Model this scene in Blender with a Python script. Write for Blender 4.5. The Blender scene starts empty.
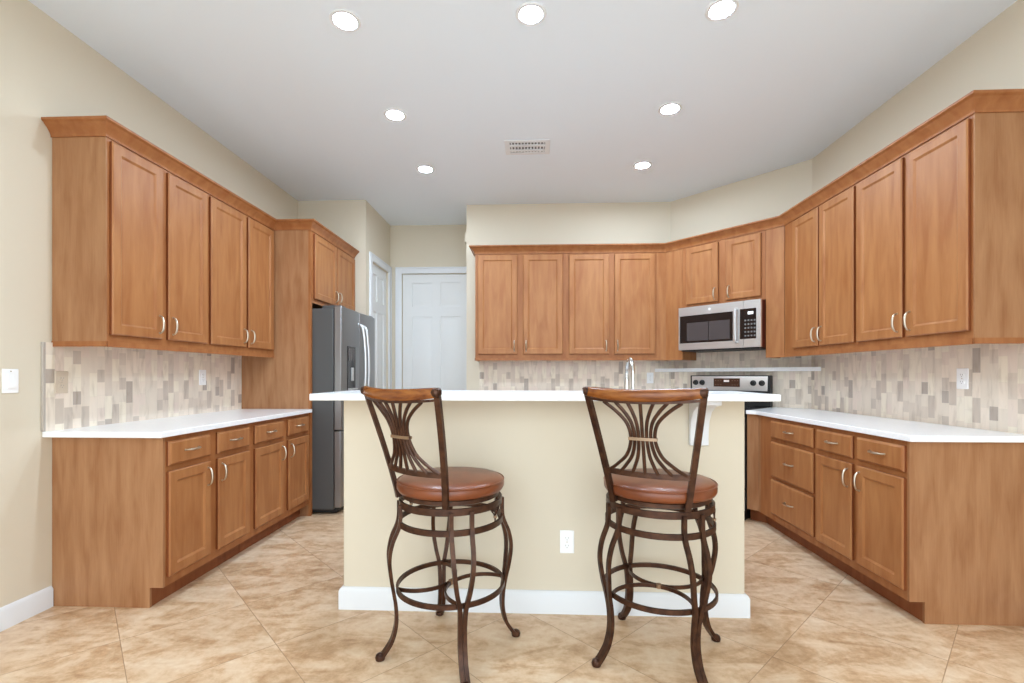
import bpy, bmesh, math, random
from math import sin, cos, pi, radians, sqrt, atan2
from mathutils import Vector, Matrix

random.seed(7)
S = bpy.context.scene
COL = S.collection

# ------------------------------------------------------------------ camera, world, exposure
cam_d = bpy.data.cameras.new('camera')
cam_d.sensor_width = 36.0
cam_d.lens = 476.26 / 1024 * 36
cam_d.shift_y = (375.05 - 341.5) / 1024
cam_d.clip_start = 0.05
cam = bpy.data.objects.new('camera', cam_d)
cam.location = (0, 0, 1.203)
cam.rotation_euler = (pi / 2, 0, radians(2.4466))
COL.objects.link(cam)
S.camera = cam

world = bpy.data.worlds.new('daylight')
S.world = world
world.use_nodes = True
bg = world.node_tree.nodes['Background']
bg.inputs[0].default_value = (0.87, 1.0, 1.09, 1)
_wt = world.node_tree                            # bright overcast sky; dimmer glow from below is added to light the room
_tc = _wt.nodes.new('ShaderNodeTexCoord'); _sx = _wt.nodes.new('ShaderNodeSeparateXYZ'); _mr = _wt.nodes.new('ShaderNodeMapRange')
_mr.inputs['From Min'].default_value = -0.08; _mr.inputs['From Max'].default_value = 0.08
_mr.inputs['To Min'].default_value = 2.45; _mr.inputs['To Max'].default_value = 3.75
_wt.links.new(_tc.outputs['Generated'], _sx.inputs[0]); _wt.links.new(_sx.outputs[2], _mr.inputs['Value'])
_wt.links.new(_mr.outputs[0], bg.inputs[1])
LAMP = 430.0                                  # radiance of each ceiling downlight

S.view_settings.view_transform = 'Standard'
S.view_settings.look = 'None'
S.view_settings.gamma = 1
S.view_settings.use_curve_mapping = False
S.view_settings.exposure = 0.0
S.cycles.max_bounces = 10
S.cycles.diffuse_bounces = 6
S.cycles.glossy_bounces = 4
S.cycles.sample_clamp_indirect = 4.0
S.cycles.use_denoising = True

# ------------------------------------------------------------------ room measures (metres)
XL, XR = -2.5019, 2.4065
ZC = 3.063
YOPEN = -1.2
YF, XF, YD = 4.985, -1.768, 5.86
XB, YB = -0.7193, 5.1806
WA = Vector((1.487, 5.1806)); WB = Vector((XR, 4.205))
WE = (WB - WA).normalized(); WN = Vector((WE.y, -WE.x))
WM = (WA + WB) / 2
ZU0, ZU1, ZCR = 1.351, 2.4436, 2.5176          # wall cabinets: bottom, top, crown top
ZB0, ZB1, ZT = 0.105, 0.884, 0.914             # base cabinets: bottom, top, worktop top
CA = Vector((1.343, 4.856)); CB = Vector((2.0876, 4.038))
CE = (CB - CA).normalized(); CN = Vector((CE.y, -CE.x))
CANG = atan2(CE.y, CE.x); WANG = atan2(WE.y, WE.x)

# ------------------------------------------------------------------ materials
def srgb(r, g, b):
    f = lambda c: (c / 255 / 12.92) if c / 255 <= 0.04045 else ((c / 255 + 0.055) / 1.055) ** 2.4
    return (f(r), f(g), f(b), 1)

def new_mat(name, color, rough=0.5, metal=0.0, spec=0.5):
    m = bpy.data.materials.new(name)
    m.use_nodes = True
    b = m.node_tree.nodes['Principled BSDF']
    b.inputs['Base Color'].default_value = color
    b.inputs['Roughness'].default_value = rough
    b.inputs['Metallic'].default_value = metal
    b.inputs['Specular IOR Level'].default_value = spec
    return m, m.node_tree, b

def nd(t, kind, **kw):
    n = t.nodes.new(kind)
    for k, v in kw.items():
        setattr(n, k, v)
    return n

def ramp(t, stops, interp='LINEAR'):
    r = t.nodes.new('ShaderNodeValToRGB')
    cr = r.color_ramp
    cr.interpolation = interp
    while len(cr.elements) < len(stops):
        cr.elements.new(0.5)
    for e, (p, c) in zip(cr.elements, stops):
        e.position = p; e.color = c
    return r

def mapped(t, scale, rot=(0, 0, 0), loc=(0, 0, 0), rand=False):
    tc = nd(t, 'ShaderNodeTexCoord'); mp = nd(t, 'ShaderNodeMapping')
    mp.inputs['Scale'].default_value = scale
    mp.inputs['Rotation'].default_value = rot
    mp.inputs['Location'].default_value = loc
    if rand:
        oi = nd(t, 'ShaderNodeObjectInfo'); ml = nd(t, 'ShaderNodeVectorMath', operation='SCALE')
        cx = nd(t, 'ShaderNodeCombineXYZ')
        cx.inputs[0].default_value = 1.0; cx.inputs[1].default_value = 0.7; cx.inputs[2].default_value = 0.35
        mu = nd(t, 'ShaderNodeMath', operation='MULTIPLY'); mu.inputs[1].default_value = 19.0
        t.links.new(oi.outputs['Random'], mu.inputs[0])
        t.links.new(cx.outputs[0], ml.inputs[0]); t.links.new(mu.outputs[0], ml.inputs['Scale'])
        ad = nd(t, 'ShaderNodeVectorMath', operation='ADD')
        t.links.new(tc.outputs['Object'], ad.inputs[0]); t.links.new(ml.outputs[0], ad.inputs[1])
        t.links.new(ad.outputs[0], mp.inputs['Vector'])
    else:
        t.links.new(tc.outputs['Object'], mp.inputs['Vector'])
    return mp

def bump(t, b, src, strength, dist=0.002):
    bp = nd(t, 'ShaderNodeBump')
    bp.inputs['Strength'].default_value = strength; bp.inputs['Distance'].default_value = dist
    t.links.new(src, bp.inputs['Height']); t.links.new(bp.outputs[0], b.inputs['Normal'])

def wood_mat(name, c_lo, c_mid, c_hi, rough, grain=0.2):
    m, t, b = new_mat(name, c_mid, rough, 0, 0.35)
    mp = mapped(t, (6, 6, 0.9), rand=True)
    n1 = nd(t, 'ShaderNodeTexNoise'); n1.inputs['Scale'].default_value = 3.2; n1.inputs['Detail'].default_value = 5; n1.inputs['Distortion'].default_value = 0.4
    t.links.new(mp.outputs[0], n1.inputs['Vector'])
    mp2 = mapped(t, (60, 60, 2.0), rand=True)
    n2 = nd(t, 'ShaderNodeTexNoise'); n2.inputs['Scale'].default_value = 4; n2.inputs['Detail'].default_value = 3
    t.links.new(mp2.outputs[0], n2.inputs['Vector'])
    mx = nd(t, 'ShaderNodeMath', operation='MULTIPLY_ADD'); mx.inputs[1].default_value = grain
    t.links.new(n2.outputs['Fac'], mx.inputs[0]); t.links.new(n1.outputs['Fac'], mx.inputs[2])
    r = ramp(t, [(0.28 + grain * 0.4, c_lo), (0.5 + grain * 0.5, c_mid), (0.72 + grain * 0.6, c_hi)])
    t.links.new(mx.outputs[0], r.inputs[0]); t.links.new(r.outputs[0], b.inputs['Base Color'])
    bump(t, b, n2.outputs['Fac'], 0.05, 0.001)
    return m

def paint_mat(name, color, rough=0.75, grain=0.12):
    m, t, b = new_mat(name, color, rough, 0, 0.3)
    mp = mapped(t, (1, 1, 1))
    n = nd(t, 'ShaderNodeTexNoise'); n.inputs['Scale'].default_value = 140; n.inputs['Detail'].default_value = 3
    t.links.new(mp.outputs[0], n.inputs['Vector'])
    bump(t, b, n.outputs['Fac'], grain, 0.001)
    return m

W_DOOR = wood_mat('maple_door', srgb(150, 92, 50), srgb(164, 108, 64), srgb(175, 120, 73), 0.42, 0.14)
W_FRAME = wood_mat('maple_frame', srgb(144, 85, 44), srgb(157, 99, 56), srgb(168, 110, 65), 0.45, 0.18)
W_PANEL = wood_mat('maple_veneer', srgb(145, 96, 60), srgb(161, 114, 77), srgb(173, 127, 89), 0.5, 0.30)
W_EDGE = wood_mat('maple_shaded_edge', srgb(112, 58, 28), srgb(124, 66, 33), srgb(132, 74, 38), 0.5)  # shadow in the door gaps, put into the colour of the edge faces
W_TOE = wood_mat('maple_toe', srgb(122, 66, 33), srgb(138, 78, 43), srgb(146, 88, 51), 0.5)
WALL = paint_mat('cream_paint', srgb(216, 205, 185))
CEIL = paint_mat('ceiling_paint', srgb(232, 240, 248), 0.9, 0.3)
TRIM = paint_mat('white_trim_paint', srgb(226, 227, 229), 0.4, 0.0)
DOORP = paint_mat('white_door_paint', srgb(230, 230, 229), 0.45, 0.0)
PLATE, _, _ = new_mat('white_plastic', srgb(247, 247, 247), 0.35)
PLATE_B, _, _ = new_mat('beige_plastic', srgb(208, 192, 172), 0.45)
SLOT, _, _ = new_mat('socket_slot', srgb(150, 147, 142), 0.6)
BLACK, _, _ = new_mat('black_gloss', srgb(26, 24, 25), 0.12)
BLACKM, _, _ = new_mat('black_matte', srgb(24, 23, 23), 0.5)
NICKEL, _, _ = new_mat('brushed_nickel', srgb(196, 182, 163), 0.34, 1.0)
CHROME, _, _ = new_mat('chrome', srgb(215, 215, 214), 0.14, 1.0)
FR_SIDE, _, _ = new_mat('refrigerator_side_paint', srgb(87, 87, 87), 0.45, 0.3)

def steel_mat(name, color, rough, axis, metal):
    m, t, b = new_mat(name, color, rough, metal)
    sc = [180, 180, 180]; sc[axis] = 1.5
    mp = mapped(t, tuple(sc))
    n = nd(t, 'ShaderNodeTexNoise'); n.inputs['Scale'].default_value = 3; n.inputs['Detail'].default_value = 2
    t.links.new(mp.outputs[0], n.inputs['Vector'])
    r = ramp(t, [(0.3, tuple([c * 0.9 for c in color[:3]] + [1])), (0.7, color)])
    t.links.new(n.outputs['Fac'], r.inputs[0]); t.links.new(r.outputs[0], b.inputs['Base Color'])
    return m
STEEL = steel_mat('stainless_steel', srgb(218, 217, 216), 0.33, 0, 0.82)
STEEL_F = steel_mat('refrigerator_steel', srgb(152, 152, 153), 0.36, 2, 0.9)
STEEL_R = steel_mat('range_panel_steel', srgb(222, 214, 208), 0.4, 0, 0.45)

def quartz():
    m, t, b = new_mat('white_quartz', srgb(236, 238, 240), 0.18)
    mp = mapped(t, (1, 1, 1))
    n = nd(t, 'ShaderNodeTexNoise'); n.inputs['Scale'].default_value = 60; n.inputs['Detail'].default_value = 4
    t.links.new(mp.outputs[0], n.inputs['Vector'])
    r = ramp(t, [(0.3, srgb(241, 243, 244)), (0.6, srgb(247, 247, 247))])
    t.links.new(n.outputs['Fac'], r.inputs[0]); t.links.new(r.outputs[0], b.inputs['Base Color'])
    return m
QUARTZ = quartz()

def floor_mat():
    m, t, b = new_mat('travertine_tile', srgb(210, 178, 146), 0.35)
    P = 0.7234 / sqrt(2)
    # tile axes: p = (x+y)/sqrt2, q = (x-y)/sqrt2 (joints at x+y = .2135 + k*.7234, x-y = -.332 + k*.7234)
    tc = nd(t, 'ShaderNodeTexCoord')
    sp = nd(t, 'ShaderNodeSeparateXYZ'); t.links.new(tc.outputs['Object'], sp.inputs[0])
    def math(op, a, bb=None):
        n = nd(t, 'ShaderNodeMath', operation=op)
        for i, v in enumerate((a, bb)):
            if v is None: continue
            if isinstance(v, (int, float)): n.inputs[i].default_value = v
            else: t.links.new(v, n.inputs[i])
        return n.outputs[0]
    p = math('DIVIDE', math('SUBTRACT', math('ADD', sp.outputs[0], sp.outputs[1]), 0.2135), 0.7234)
    q = math('DIVIDE', math('ADD', math('SUBTRACT', sp.outputs[0], sp.outputs[1]), 0.332), 0.7234)
    cell = nd(t, 'ShaderNodeCombineXYZ')
    t.links.new(math('FLOOR', p), cell.inputs[0]); t.links.new(math('FLOOR', q), cell.inputs[1])
    wn = nd(t, 'ShaderNodeTexWhiteNoise', noise_dimensions='2D'); t.links.new(cell.outputs[0], wn.inputs['Vector'])
    off = nd(t, 'ShaderNodeVectorMath', operation='SCALE'); off.inputs['Scale'].default_value = 23
    t.links.new(wn.outputs['Color'], off.inputs[0])
    ad = nd(t, 'ShaderNodeVectorMath', operation='ADD')
    t.links.new(tc.outputs['Object'], ad.inputs[0]); t.links.new(off.outputs[0], ad.inputs[1])
    mp = nd(t, 'ShaderNodeMapping'); mp.inputs['Rotation'].default_value = (0, 0, radians(-24)); mp.inputs['Scale'].default_value = (2.0, 4.6, 1)
    t.links.new(ad.outputs[0], mp.inputs['Vector'])
    n1 = nd(t, 'ShaderNodeTexNoise'); n1.inputs['Scale'].default_value = 1.5; n1.inputs['Detail'].default_value = 9; n1.inputs['Roughness'].default_value = 0.62; n1.inputs['Distortion'].default_value = 1.1
    t.links.new(mp.outputs[0], n1.inputs['Vector'])
    n2 = nd(t, 'ShaderNodeTexNoise'); n2.inputs['Scale'].default_value = 17; n2.inputs['Detail'].default_value = 6; n2.inputs['Roughness'].default_value = 0.7
    t.links.new(ad.outputs[0], n2.inputs['Vector'])
    mix = math('ADD', math('MULTIPLY', n1.outputs['Fac'], 0.62), math('MULTIPLY', n2.outputs['Fac'], 0.38))
    r = ramp(t, [(0.355, srgb(176, 137, 101)), (0.45, srgb(201, 166, 130)), (0.53, srgb(218, 188, 155)), (0.66, srgb(230, 208, 181))])
    t.links.new(mix, r.inputs[0])
    # joints
    def dist(a):
        fr = math('FRACT', a)
        return math('MINIMUM', fr, math('SUBTRACT', 1.0, fr))
    d = math('MULTIPLY', math('MINIMUM', dist(p), dist(q)), P)
    j = math('MULTIPLY', math('LESS_THAN', d, 0.0017), 0.8)
    mc = nd(t, 'ShaderNodeMix', data_type='RGBA')
    t.links.new(j, mc.inputs['Factor']); t.links.new(r.outputs[0], mc.inputs[6]); mc.inputs[7].default_value = srgb(166, 132, 102)
    t.links.new(mc.outputs[2], b.inputs['Base Color'])
    bump(t, b, math('SUBTRACT', math('MULTIPLY', n2.outputs['Fac'], 0.15), j), 0.25, 0.002)
    return m
FLOOR = floor_mat()

def mosaic_mat():
    m, t, b = new_mat('stone_mosaic', srgb(205, 192, 175), 0.45)
    tc = nd(t, 'ShaderNodeTexCoord'); sp = nd(t, 'ShaderNodeSeparateXYZ'); cb = nd(t, 'ShaderNodeCombineXYZ')
    t.links.new(tc.outputs['Object'], sp.inputs[0])
    t.links.new(sp.outputs[2], cb.inputs[0]); t.links.new(sp.outputs[0], cb.inputs[1])
    br = nd(t, 'ShaderNodeTexBrick', offset=0.37, offset_frequency=2, squash=0.55, squash_frequency=3)
    br.inputs['Color1'].default_value = (0, 0, 0, 1); br.inputs['Color2'].default_value = (1, 1, 1, 1)
    br.inputs['Mortar'].default_value = (0.36, 0.36, 0.36, 1)
    br.inputs['Scale'].default_value = 1; br.inputs['Mortar Size'].default_value = 0.0011
    br.inputs['Mortar Smooth'].default_value = 0.1
    br.inputs['Brick Width'].default_value = 0.135; br.inputs['Row Height'].default_value = 0.0485
    t.links.new(cb.outputs[0], br.inputs['Vector'])
    r = ramp(t, [(0.0, srgb(237, 222, 205)), (0.2, srgb(229, 215, 198)), (0.4, srgb(239, 227, 208)), (0.58, srgb(231, 214, 199)),
                 (0.74, srgb(220, 205, 189)), (0.86, srgb(206, 191, 176)), (0.945, srgb(184, 170, 157))], 'CONSTANT')
    t.links.new(br.outputs['Color'], r.inputs[0])
    mp = mapped(t, (14, 14, 3))
    n = nd(t, 'ShaderNodeTexNoise'); n.inputs['Scale'].default_value = 2.2; n.inputs['Detail'].default_value = 6; n.inputs['Distortion'].default_value = 0.6
    t.links.new(mp.outputs[0], n.inputs['Vector'])
    r2 = ramp(t, [(0.30, (0.82, 0.80, 0.78, 1)), (0.48, (0.98, 0.98, 0.98, 1)), (0.75, (1.03, 1.03, 1.03, 1))])
    t.links.new(n.outputs['Fac'], r2.inputs[0])
    mx = nd(t, 'ShaderNodeMix', data_type='RGBA', blend_type='MULTIPLY'); mx.inputs['Factor'].default_value = 1
    t.links.new(r.outputs[0], mx.inputs[6]); t.links.new(r2.outputs[0], mx.inputs[7])
    t.links.new(mx.outputs[2], b.inputs['Base Color'])
    bump(t, b, br.outputs['Fac'], -0.25, 0.001)
    return m
MOSAIC = mosaic_mat()

def iron_mat():
    m, t, b = new_mat('bronze_iron', srgb(66, 41, 28), 0.38, 0.55)
    mp = mapped(t, (1, 1, 1))
    n = nd(t, 'ShaderNodeTexNoise'); n.inputs['Scale'].default_value = 30; n.inputs['Detail'].default_value = 4
    t.links.new(mp.outputs[0], n.inputs['Vector'])
    r = ramp(t, [(0.35, srgb(58, 34, 23)), (0.65, srgb(83, 53, 36))])
    t.links.new(n.outputs['Fac'], r.inputs[0]); t.links.new(r.outputs[0], b.inputs['Base Color'])
    return m
IRON = iron_mat()
CLIP, _, _ = new_mat('antique_brass', srgb(158, 132, 108), 0.4, 0.8)

def leather_mat():
    m, t, b = new_mat('cognac_leather', srgb(131, 64, 33), 0.32)
    mp = mapped(t, (1, 1, 1))
    n = nd(t, 'ShaderNodeTexNoise'); n.inputs['Scale'].default_value = 9; n.inputs['Detail'].default_value = 5
    t.links.new(mp.outputs[0], n.inputs['Vector'])
    r = ramp(t, [(0.32, srgb(100, 48, 23)), (0.62, srgb(123, 64, 33))])
    t.links.new(n.outputs['Fac'], r.inputs[0]); t.links.new(r.outputs[0], b.inputs['Base Color'])
    v = nd(t, 'ShaderNodeTexVoronoi'); v.inputs['Scale'].default_value = 320
    t.links.new(mp.outputs[0], v.inputs['Vector'])
    bump(t, b, v.outputs['Distance'], 0.12, 0.001)
    return m
LEATHER = leather_mat()

def railwood_mat():
    m, t, b = new_mat('turned_rail_wood', srgb(129, 72, 27), 0.25)
    mp = mapped(t, (2.5, 22, 22))
    n = nd(t, 'ShaderNodeTexNoise'); n.inputs['Scale'].default_value = 2.5; n.inputs['Detail'].default_value = 5
    t.links.new(mp.outputs[0], n.inputs['Vector'])
    r = ramp(t, [(0.3, srgb(96, 47, 16)), (0.52, srgb(133, 75, 29)), (0.75, srgb(153, 96, 42))])
    t.links.new(n.outputs['Fac'], r.inputs[0]); t.links.new(r.outputs[0], b.inputs['Base Color'])
    return m
RAILWOOD = railwood_mat()

def emit_mat(name, color, s):
    m = bpy.data.materials.new(name); m.use_nodes = True
    b = m.node_tree.nodes['Principled BSDF']
    b.inputs['Base Color'].default_value = (0.8, 0.8, 0.8, 1)
    b.inputs['Emission Color'].default_value = color
    b.inputs['Emission Strength'].default_value = s
    return m
LAMPGLOW = emit_mat('downlight_glow', (0.80, 0.98, 1.17, 1), LAMP)
DIGITS = emit_mat('display_digits', (0.95, 0.97, 1.0, 1), 1.0)
DIGITS_R = emit_mat('amber_digits', (1.0, 0.62, 0.40, 1), 0.22)
SCREEN_R, _, _ = new_mat('brown_display_glass', srgb(74, 42, 28), 0.15)
WINDOWG, _, _ = new_mat('tinted_window', srgb(74, 68, 68), 0.2)

# ------------------------------------------------------------------ mesh helpers
class MB:
    def __init__(s): s.v = []; s.f = []
    def add(s, vs, fs):
        o = len(s.v); s.v += [tuple(v) for v in vs]; s.f += [tuple(i + o for i in f) for f in fs]; return s
    def box(s, x0, x1, y0, y1, z0, z1):
        return s.add([(x0, y0, z0), (x1, y0, z0), (x1, y1, z0), (x0, y1, z0), (x0, y0, z1), (x1, y0, z1), (x1, y1, z1), (x0, y1, z1)],
                     [(0, 3, 2, 1), (4, 5, 6, 7), (0, 1, 5, 4), (1, 2, 6, 5), (2, 3, 7, 6), (3, 0, 4, 7)])
    def prism(s, poly, z0, z1):
        n = len(poly)
        return s.add([(p[0], p[1], z0) for p in poly] + [(p[0], p[1], z1) for p in poly],
                     [tuple(range(n - 1, -1, -1)), tuple(range(n, 2 * n))] + [(i, (i + 1) % n, n + (i + 1) % n, n + i) for i in range(n)])
    def loops(s, L, cap0=True, cap1=True, closed=True):
        n = len(L[0]); vs = [p for l in L for p in l]; fs = []
        for k in range(len(L) - 1):
            for i in range(n if closed else n - 1):
                j = (i + 1) % n
                fs.append((k * n + i, k * n + j, (k + 1) * n + j, (k + 1) * n + i))
        if cap0: fs.append(tuple(range(n - 1, -1, -1)))
        if cap1: fs.append(tuple(range((len(L) - 1) * n, len(L) * n)))
        return s.add(vs, fs)
    def lathe(s, prof, n=32, c=(0, 0, 0)):
        L = [[(c[0] + r * cos(2 * pi * i / n), c[1] + r * sin(2 * pi * i / n), c[2] + z) for i in range(n)] for r, z in prof]
        return s.loops(L)
    def tube(s, path, r, n=10, closed=False):
        path = [Vector(p) for p in path]; m = len(path); L = []; up = None
        for k in range(m):
            a = path[(k - 1) % m] if (closed or k > 0) else path[k]
            b = path[(k + 1) % m] if (closed or k < m - 1) else path[k]
            t = (b - a).normalized()
            if up is None: up = Vector((0, 0, 1)) if abs(t.z) < 0.9 else Vector((1, 0, 0))
            x = t.cross(up).normalized(); y = x.cross(t).normalized(); up = y
            rr = r[k] if isinstance(r, (list, tuple)) else r
            L.append([path[k] + (x * cos(2 * pi * i / n) + y * sin(2 * pi * i / n)) * rr for i in range(n)])
        if closed: L.append(L[0]); return s.loops(L, False, False)
        return s.loops(L)
    def bar(s, path, w, t, side, closed=False):
        """rectangular section: w along `side`, t across"""
        path = [Vector(p) for p in path]; m = len(path); L = []
        for k in range(m):
            a = path[(k - 1) % m] if (closed or k > 0) else path[k]
            b = path[(k + 1) % m] if (closed or k < m - 1) else path[k]
            tg = (b - a).normalized()
            sd = Vector(side(k) if callable(side) else side)
            sd = (sd - tg * sd.dot(tg)).normalized(); nn = tg.cross(sd)
            L.append([path[k] + sd * (w / 2 * i) + nn * (t / 2 * j) for i, j in ((-1, -1), (1, -1), (1, 1), (-1, 1))])
        if closed: L.append(L[0]); return s.loops(L, False, False)
        return s.loops(L)
    def sweep(s, path, prof):
        """profile (out, z) swept along a 2D path, outward = right of the path, mitred corners"""
        P = [Vector(p) for p in path]; L = []
        for k in range(len(P)):
            ns = []
            if k > 0: d = (P[k] - P[k - 1]).normalized(); ns.append(Vector((d.y, -d.x)))
            if k < len(P) - 1: d = (P[k + 1] - P[k]).normalized(); ns.append(Vector((d.y, -d.x)))
            nv = ns[0] if len(ns) == 1 else (ns[0] + ns[1]) / (1 + ns[0].dot(ns[1]))
            L.append([(P[k].x + nv.x * o, P[k].y + nv.y * o, z) for o, z in prof])
        return s.loops(L)
    def disc_y(s, cx, cz, r, y0, y1, n=24):
        """cylinder whose axis is local y"""
        L = [[(cx + r * cos(2 * pi * i / n), y, cz + r * sin(2 * pi * i / n)) for i in range(n)] for y in (y0, y1)]
        return s.loops(L)

def tag(o, label=None, cat=None, group=None, kind=None):
    for k, v in (('label', label), ('category', cat), ('group', group), ('kind', kind)):
        if v: o[k] = v
    return o

def obj(name, mb, m, parent=None, bevel=0.0, seg=2, label=None, angle=35, edge=None):
    me = bpy.data.meshes.new(name)
    me.from_pydata([tuple(v) for v in mb.v], [], mb.f)
    b = bmesh.new(); b.from_mesh(me)
    bmesh.ops.recalc_face_normals(b, faces=b.faces)
    b.to_mesh(me); b.free()
    me.materials.append(m)
    for p in me.polygons: p.use_smooth = True
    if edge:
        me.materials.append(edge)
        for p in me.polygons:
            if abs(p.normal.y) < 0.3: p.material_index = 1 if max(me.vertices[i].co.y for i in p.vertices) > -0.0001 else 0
    me.set_sharp_from_angle(angle=radians(angle))
    o = bpy.data.objects.new(name, me); COL.objects.link(o)
    if parent: o.parent = parent
    if bevel:
        bv = o.modifiers.new('edge', 'BEVEL'); bv.width = bevel; bv.segments = seg; bv.limit_method = 'ANGLE'; bv.angle_limit = radians(40)
        bv.harden_normals = False
    if label: o['label'] = label
    return o

def thing(name, label, cat, loc=(0, 0, 0), rz=0.0, group=None):
    o = bpy.data.objects.new(name, None); COL.objects.link(o)
    o.empty_display_size = 0.1
    o.location = loc; o.rotation_euler = (0, 0, rz)
    return tag(o, label, cat, group)

def struct(name, mb, m, bevel=0.0):
    return tag(obj(name, mb, m, None, bevel), kind='structure')

def smooth(pts, n=8):
    """Catmull-Rom through points"""
    P = [Vector(p) for p in pts]; P = [P[0] * 2 - P[1]] + P + [P[-1] * 2 - P[-2]]; out = []
    for k in range(1, len(P) - 2):
        for i in range(n):
            u = i / n; a, b, c, d = P[k - 1:k + 3]
            out.append(0.5 * ((2 * b) + (c - a) * u + (2 * a - 5 * b + 4 * c - d) * u * u + (3 * b - a - 3 * c + d) * u ** 3))
    return out + [P[-2]]

# ------------------------------------------------------------------ the setting
T = 0.12
struct('floor', MB().box(XL - T, XR + T, YOPEN, YD + T, -0.08, 0.0), FLOOR)
struct('ceiling', MB().box(XL - T, XR + T, YOPEN, YD + T, ZC, ZC + 0.1), CEIL)
struct('wall_left', MB().box(XL - T, XL, YOPEN, YF + T, 0, ZC), WALL)
struct('wall_alcove', MB().box(XL, XF - T, YF, YF + T, 0, ZC), WALL)
DY0, DY1, DH = 5.165, 5.775, 2.462          # side hall door opening
w = MB().box(XF - T, XF, YF, DY0, 0, ZC).box(XF - T, XF, DY1, YD + T, 0, ZC).box(XF - T, XF, DY0, DY1, DH, ZC)
struct('wall_hall_side', w, WALL)
HX0, HX1 = -1.620, -0.770                  # end hall door opening
w = MB().box(XF, HX0, YD, YD + T, 0, ZC).box(HX1, XB + T, YD, YD + T, 0, ZC).box(HX0, HX1, YD, YD + T, DH, ZC)
struct('wall_hall_end', w, WALL)
struct('wall_hall_return', MB().box(XB, XB + T, YB + T, YD, 0, ZC), WALL)
struct('wall_back', MB().prism([(XB, YB), (WA.x, YB), (WA.x + 0.09, YB + T), (XB, YB + T)], 0, ZC), WALL)
o2 = -WN * T
struct('wall_diagonal', MB().prism([WA, WB, WB + o2 + Vector((0.05, 0.05)), WA + o2], 0, ZC), WALL)
struct('wall_right', MB().box(XR, XR + T, YOPEN, WB.y, 0, ZC), WALL)

BBH, BBT = 0.108, 0.014
bbprof = [(0, 0), (BBT, 0), (BBT, BBH - 0.018), (BBT - 0.004, BBH - 0.008), (0.004, BBH), (0, BBH)]
struct('baseboard_left', MB().sweep([(XL, YOPEN), (XL, 2.372)], bbprof), TRIM)
struct('baseboard_right', MB().sweep([(XR, 2.38), (XR, YOPEN)], bbprof), TRIM)
struct('baseboard_hall_side', MB().sweep([(XF, YF + 0.004), (XF, DY0 - 0.09)], bbprof), TRIM)

# island pony wall
IX0, IX1, IY0, IY1, IZ = -0.9755, 1.0585, 2.4209, 2.56, 1.084
struct('wall_island', MB().box(IX0, IX1, IY0, IY1, 0, IZ), WALL, 0.006)
bb2 = [(0, 0), (0.018, 0), (0.018, 0.094), (0.012, 0.106), (0.004, 0.1125), (0, 0.1125)]
struct('baseboard_island', MB().sweep([(IX0, IY1), (IX0, IY0), (IX1, IY0), (IX1, IY1)], bb2), TRIM)

# backsplash, one mesh per wall; local x runs along the wall
def backsplash(name, p, q, z1=1.372, z0=ZT):
    p, q = Vector(p), Vector(q); d = q - p
    o = struct(name, MB().box(0, d.length, -0.010, 0, z0, z1), MOSAIC)
    o.location = (p.x, p.y, 0); o.rotation_euler = (0, 0, atan2(d.y, d.x))
    return o
backsplash('backsplash_left', (XL, 2.335), (XL, 3.983))
backsplash('backsplash_back', (-0.575, YB), (WA.x, YB))
backsplash('backsplash_diagonal', WA, WB, 1.50)
backsplash('backsplash_right', WB, (XR, 2.20))
struct('trim_backsplash', MB().box(XL, XL + 0.013, 2.320, 2.335, ZT, 1.372),
       new_mat('gray_edge_tile', srgb(178, 167, 156), 0.4)[0], 0.003)

def panel_door(name, W, H, loc, rz):
    """six-panel interior door with casing, local x along the width, front at y = 0 facing -y"""
    root = bpy.data.objects.new(name, None); COL.objects.link(root); root.location = loc; root.rotation_euler = (0, 0, rz)
    tag(root, kind='structure')
    c = 0.078
    k = MB()
    for x0, x1 in ((-c, 0), (W, W + c)): k.box(x0, x1, -0.018, 0.0, 0, H + c)
    k.box(0, W, -0.018, 0.0, H, H + c)
    for x0, x1 in ((-c, -c + 0.02), (W + c - 0.02, W + c)): k.box(x0, x1, -0.024, -0.018, 0, H + c)
    k.box(-c, W + c, -0.024, -0.018, H + c - 0.02, H + c)
    obj('casing', k, TRIM, root, 0.003)
    y0 = 0.025
    st, mid = 0.115 * W / 0.8, 0.10 * W / 0.8
    zs = [(0.21, 0.80), (0.98, 1.93), (2.05, H - 0.11)]
    d = MB()
    xs = [(st, W / 2 - mid / 2), (W / 2 + mid / 2, W - st)]
    d.box(0.003, st, y0, y0 + 0.035, 0.008, H - 0.003).box(W - st, W - 0.003, y0, y0 + 0.035, 0.008, H - 0.003)
    d.box(W / 2 - mid / 2, W / 2 + mid / 2, y0, y0 + 0.035, 0.008, H - 0.003)
    for x0, x1 in xs:
        z = 0.008
        for a, b2 in zs + [(H - 0.003, H)]:
            d.box(x0, x1, y0, y0 + 0.035, z, a); z = b2
        for a, b2 in zs:
            i0, i1 = 0.0, 0.028
            L = [[(x0 + i, y, a + i), (x1 - i, y, a + i), (x1 - i, y, b2 - i), (x0 + i, y, b2 - i)]
                 for i, y in ((0, y0 + 0.03), (0, y0 + 0.014), (0.008, y0 + 0.012), (0.014, y0 + 0.012), (0.045, y0 + 0.004))]
            d.loops(L)
    obj('door_slab', d, DOORP, root)
    obj('door_knob', MB().tube([(W - 0.065, y0, 0.93), (W - 0.065, y0 - 0.03, 0.93)], 0.012).lathe([(0.0, -0.026), (0.02, -0.02), (0.027, 0), (0.02, 0.02), (0.0, 0.026)], 16, (W - 0.065, y0 - 0.05, 0.93)), NICKEL, root)
    return root
panel_door('door_1', HX1 - HX0, DH, (HX0, YD, 0), 0)
panel_door('door_2', DY1 - DY0, DH, (XF, DY0, 0), pi / 2)

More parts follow.
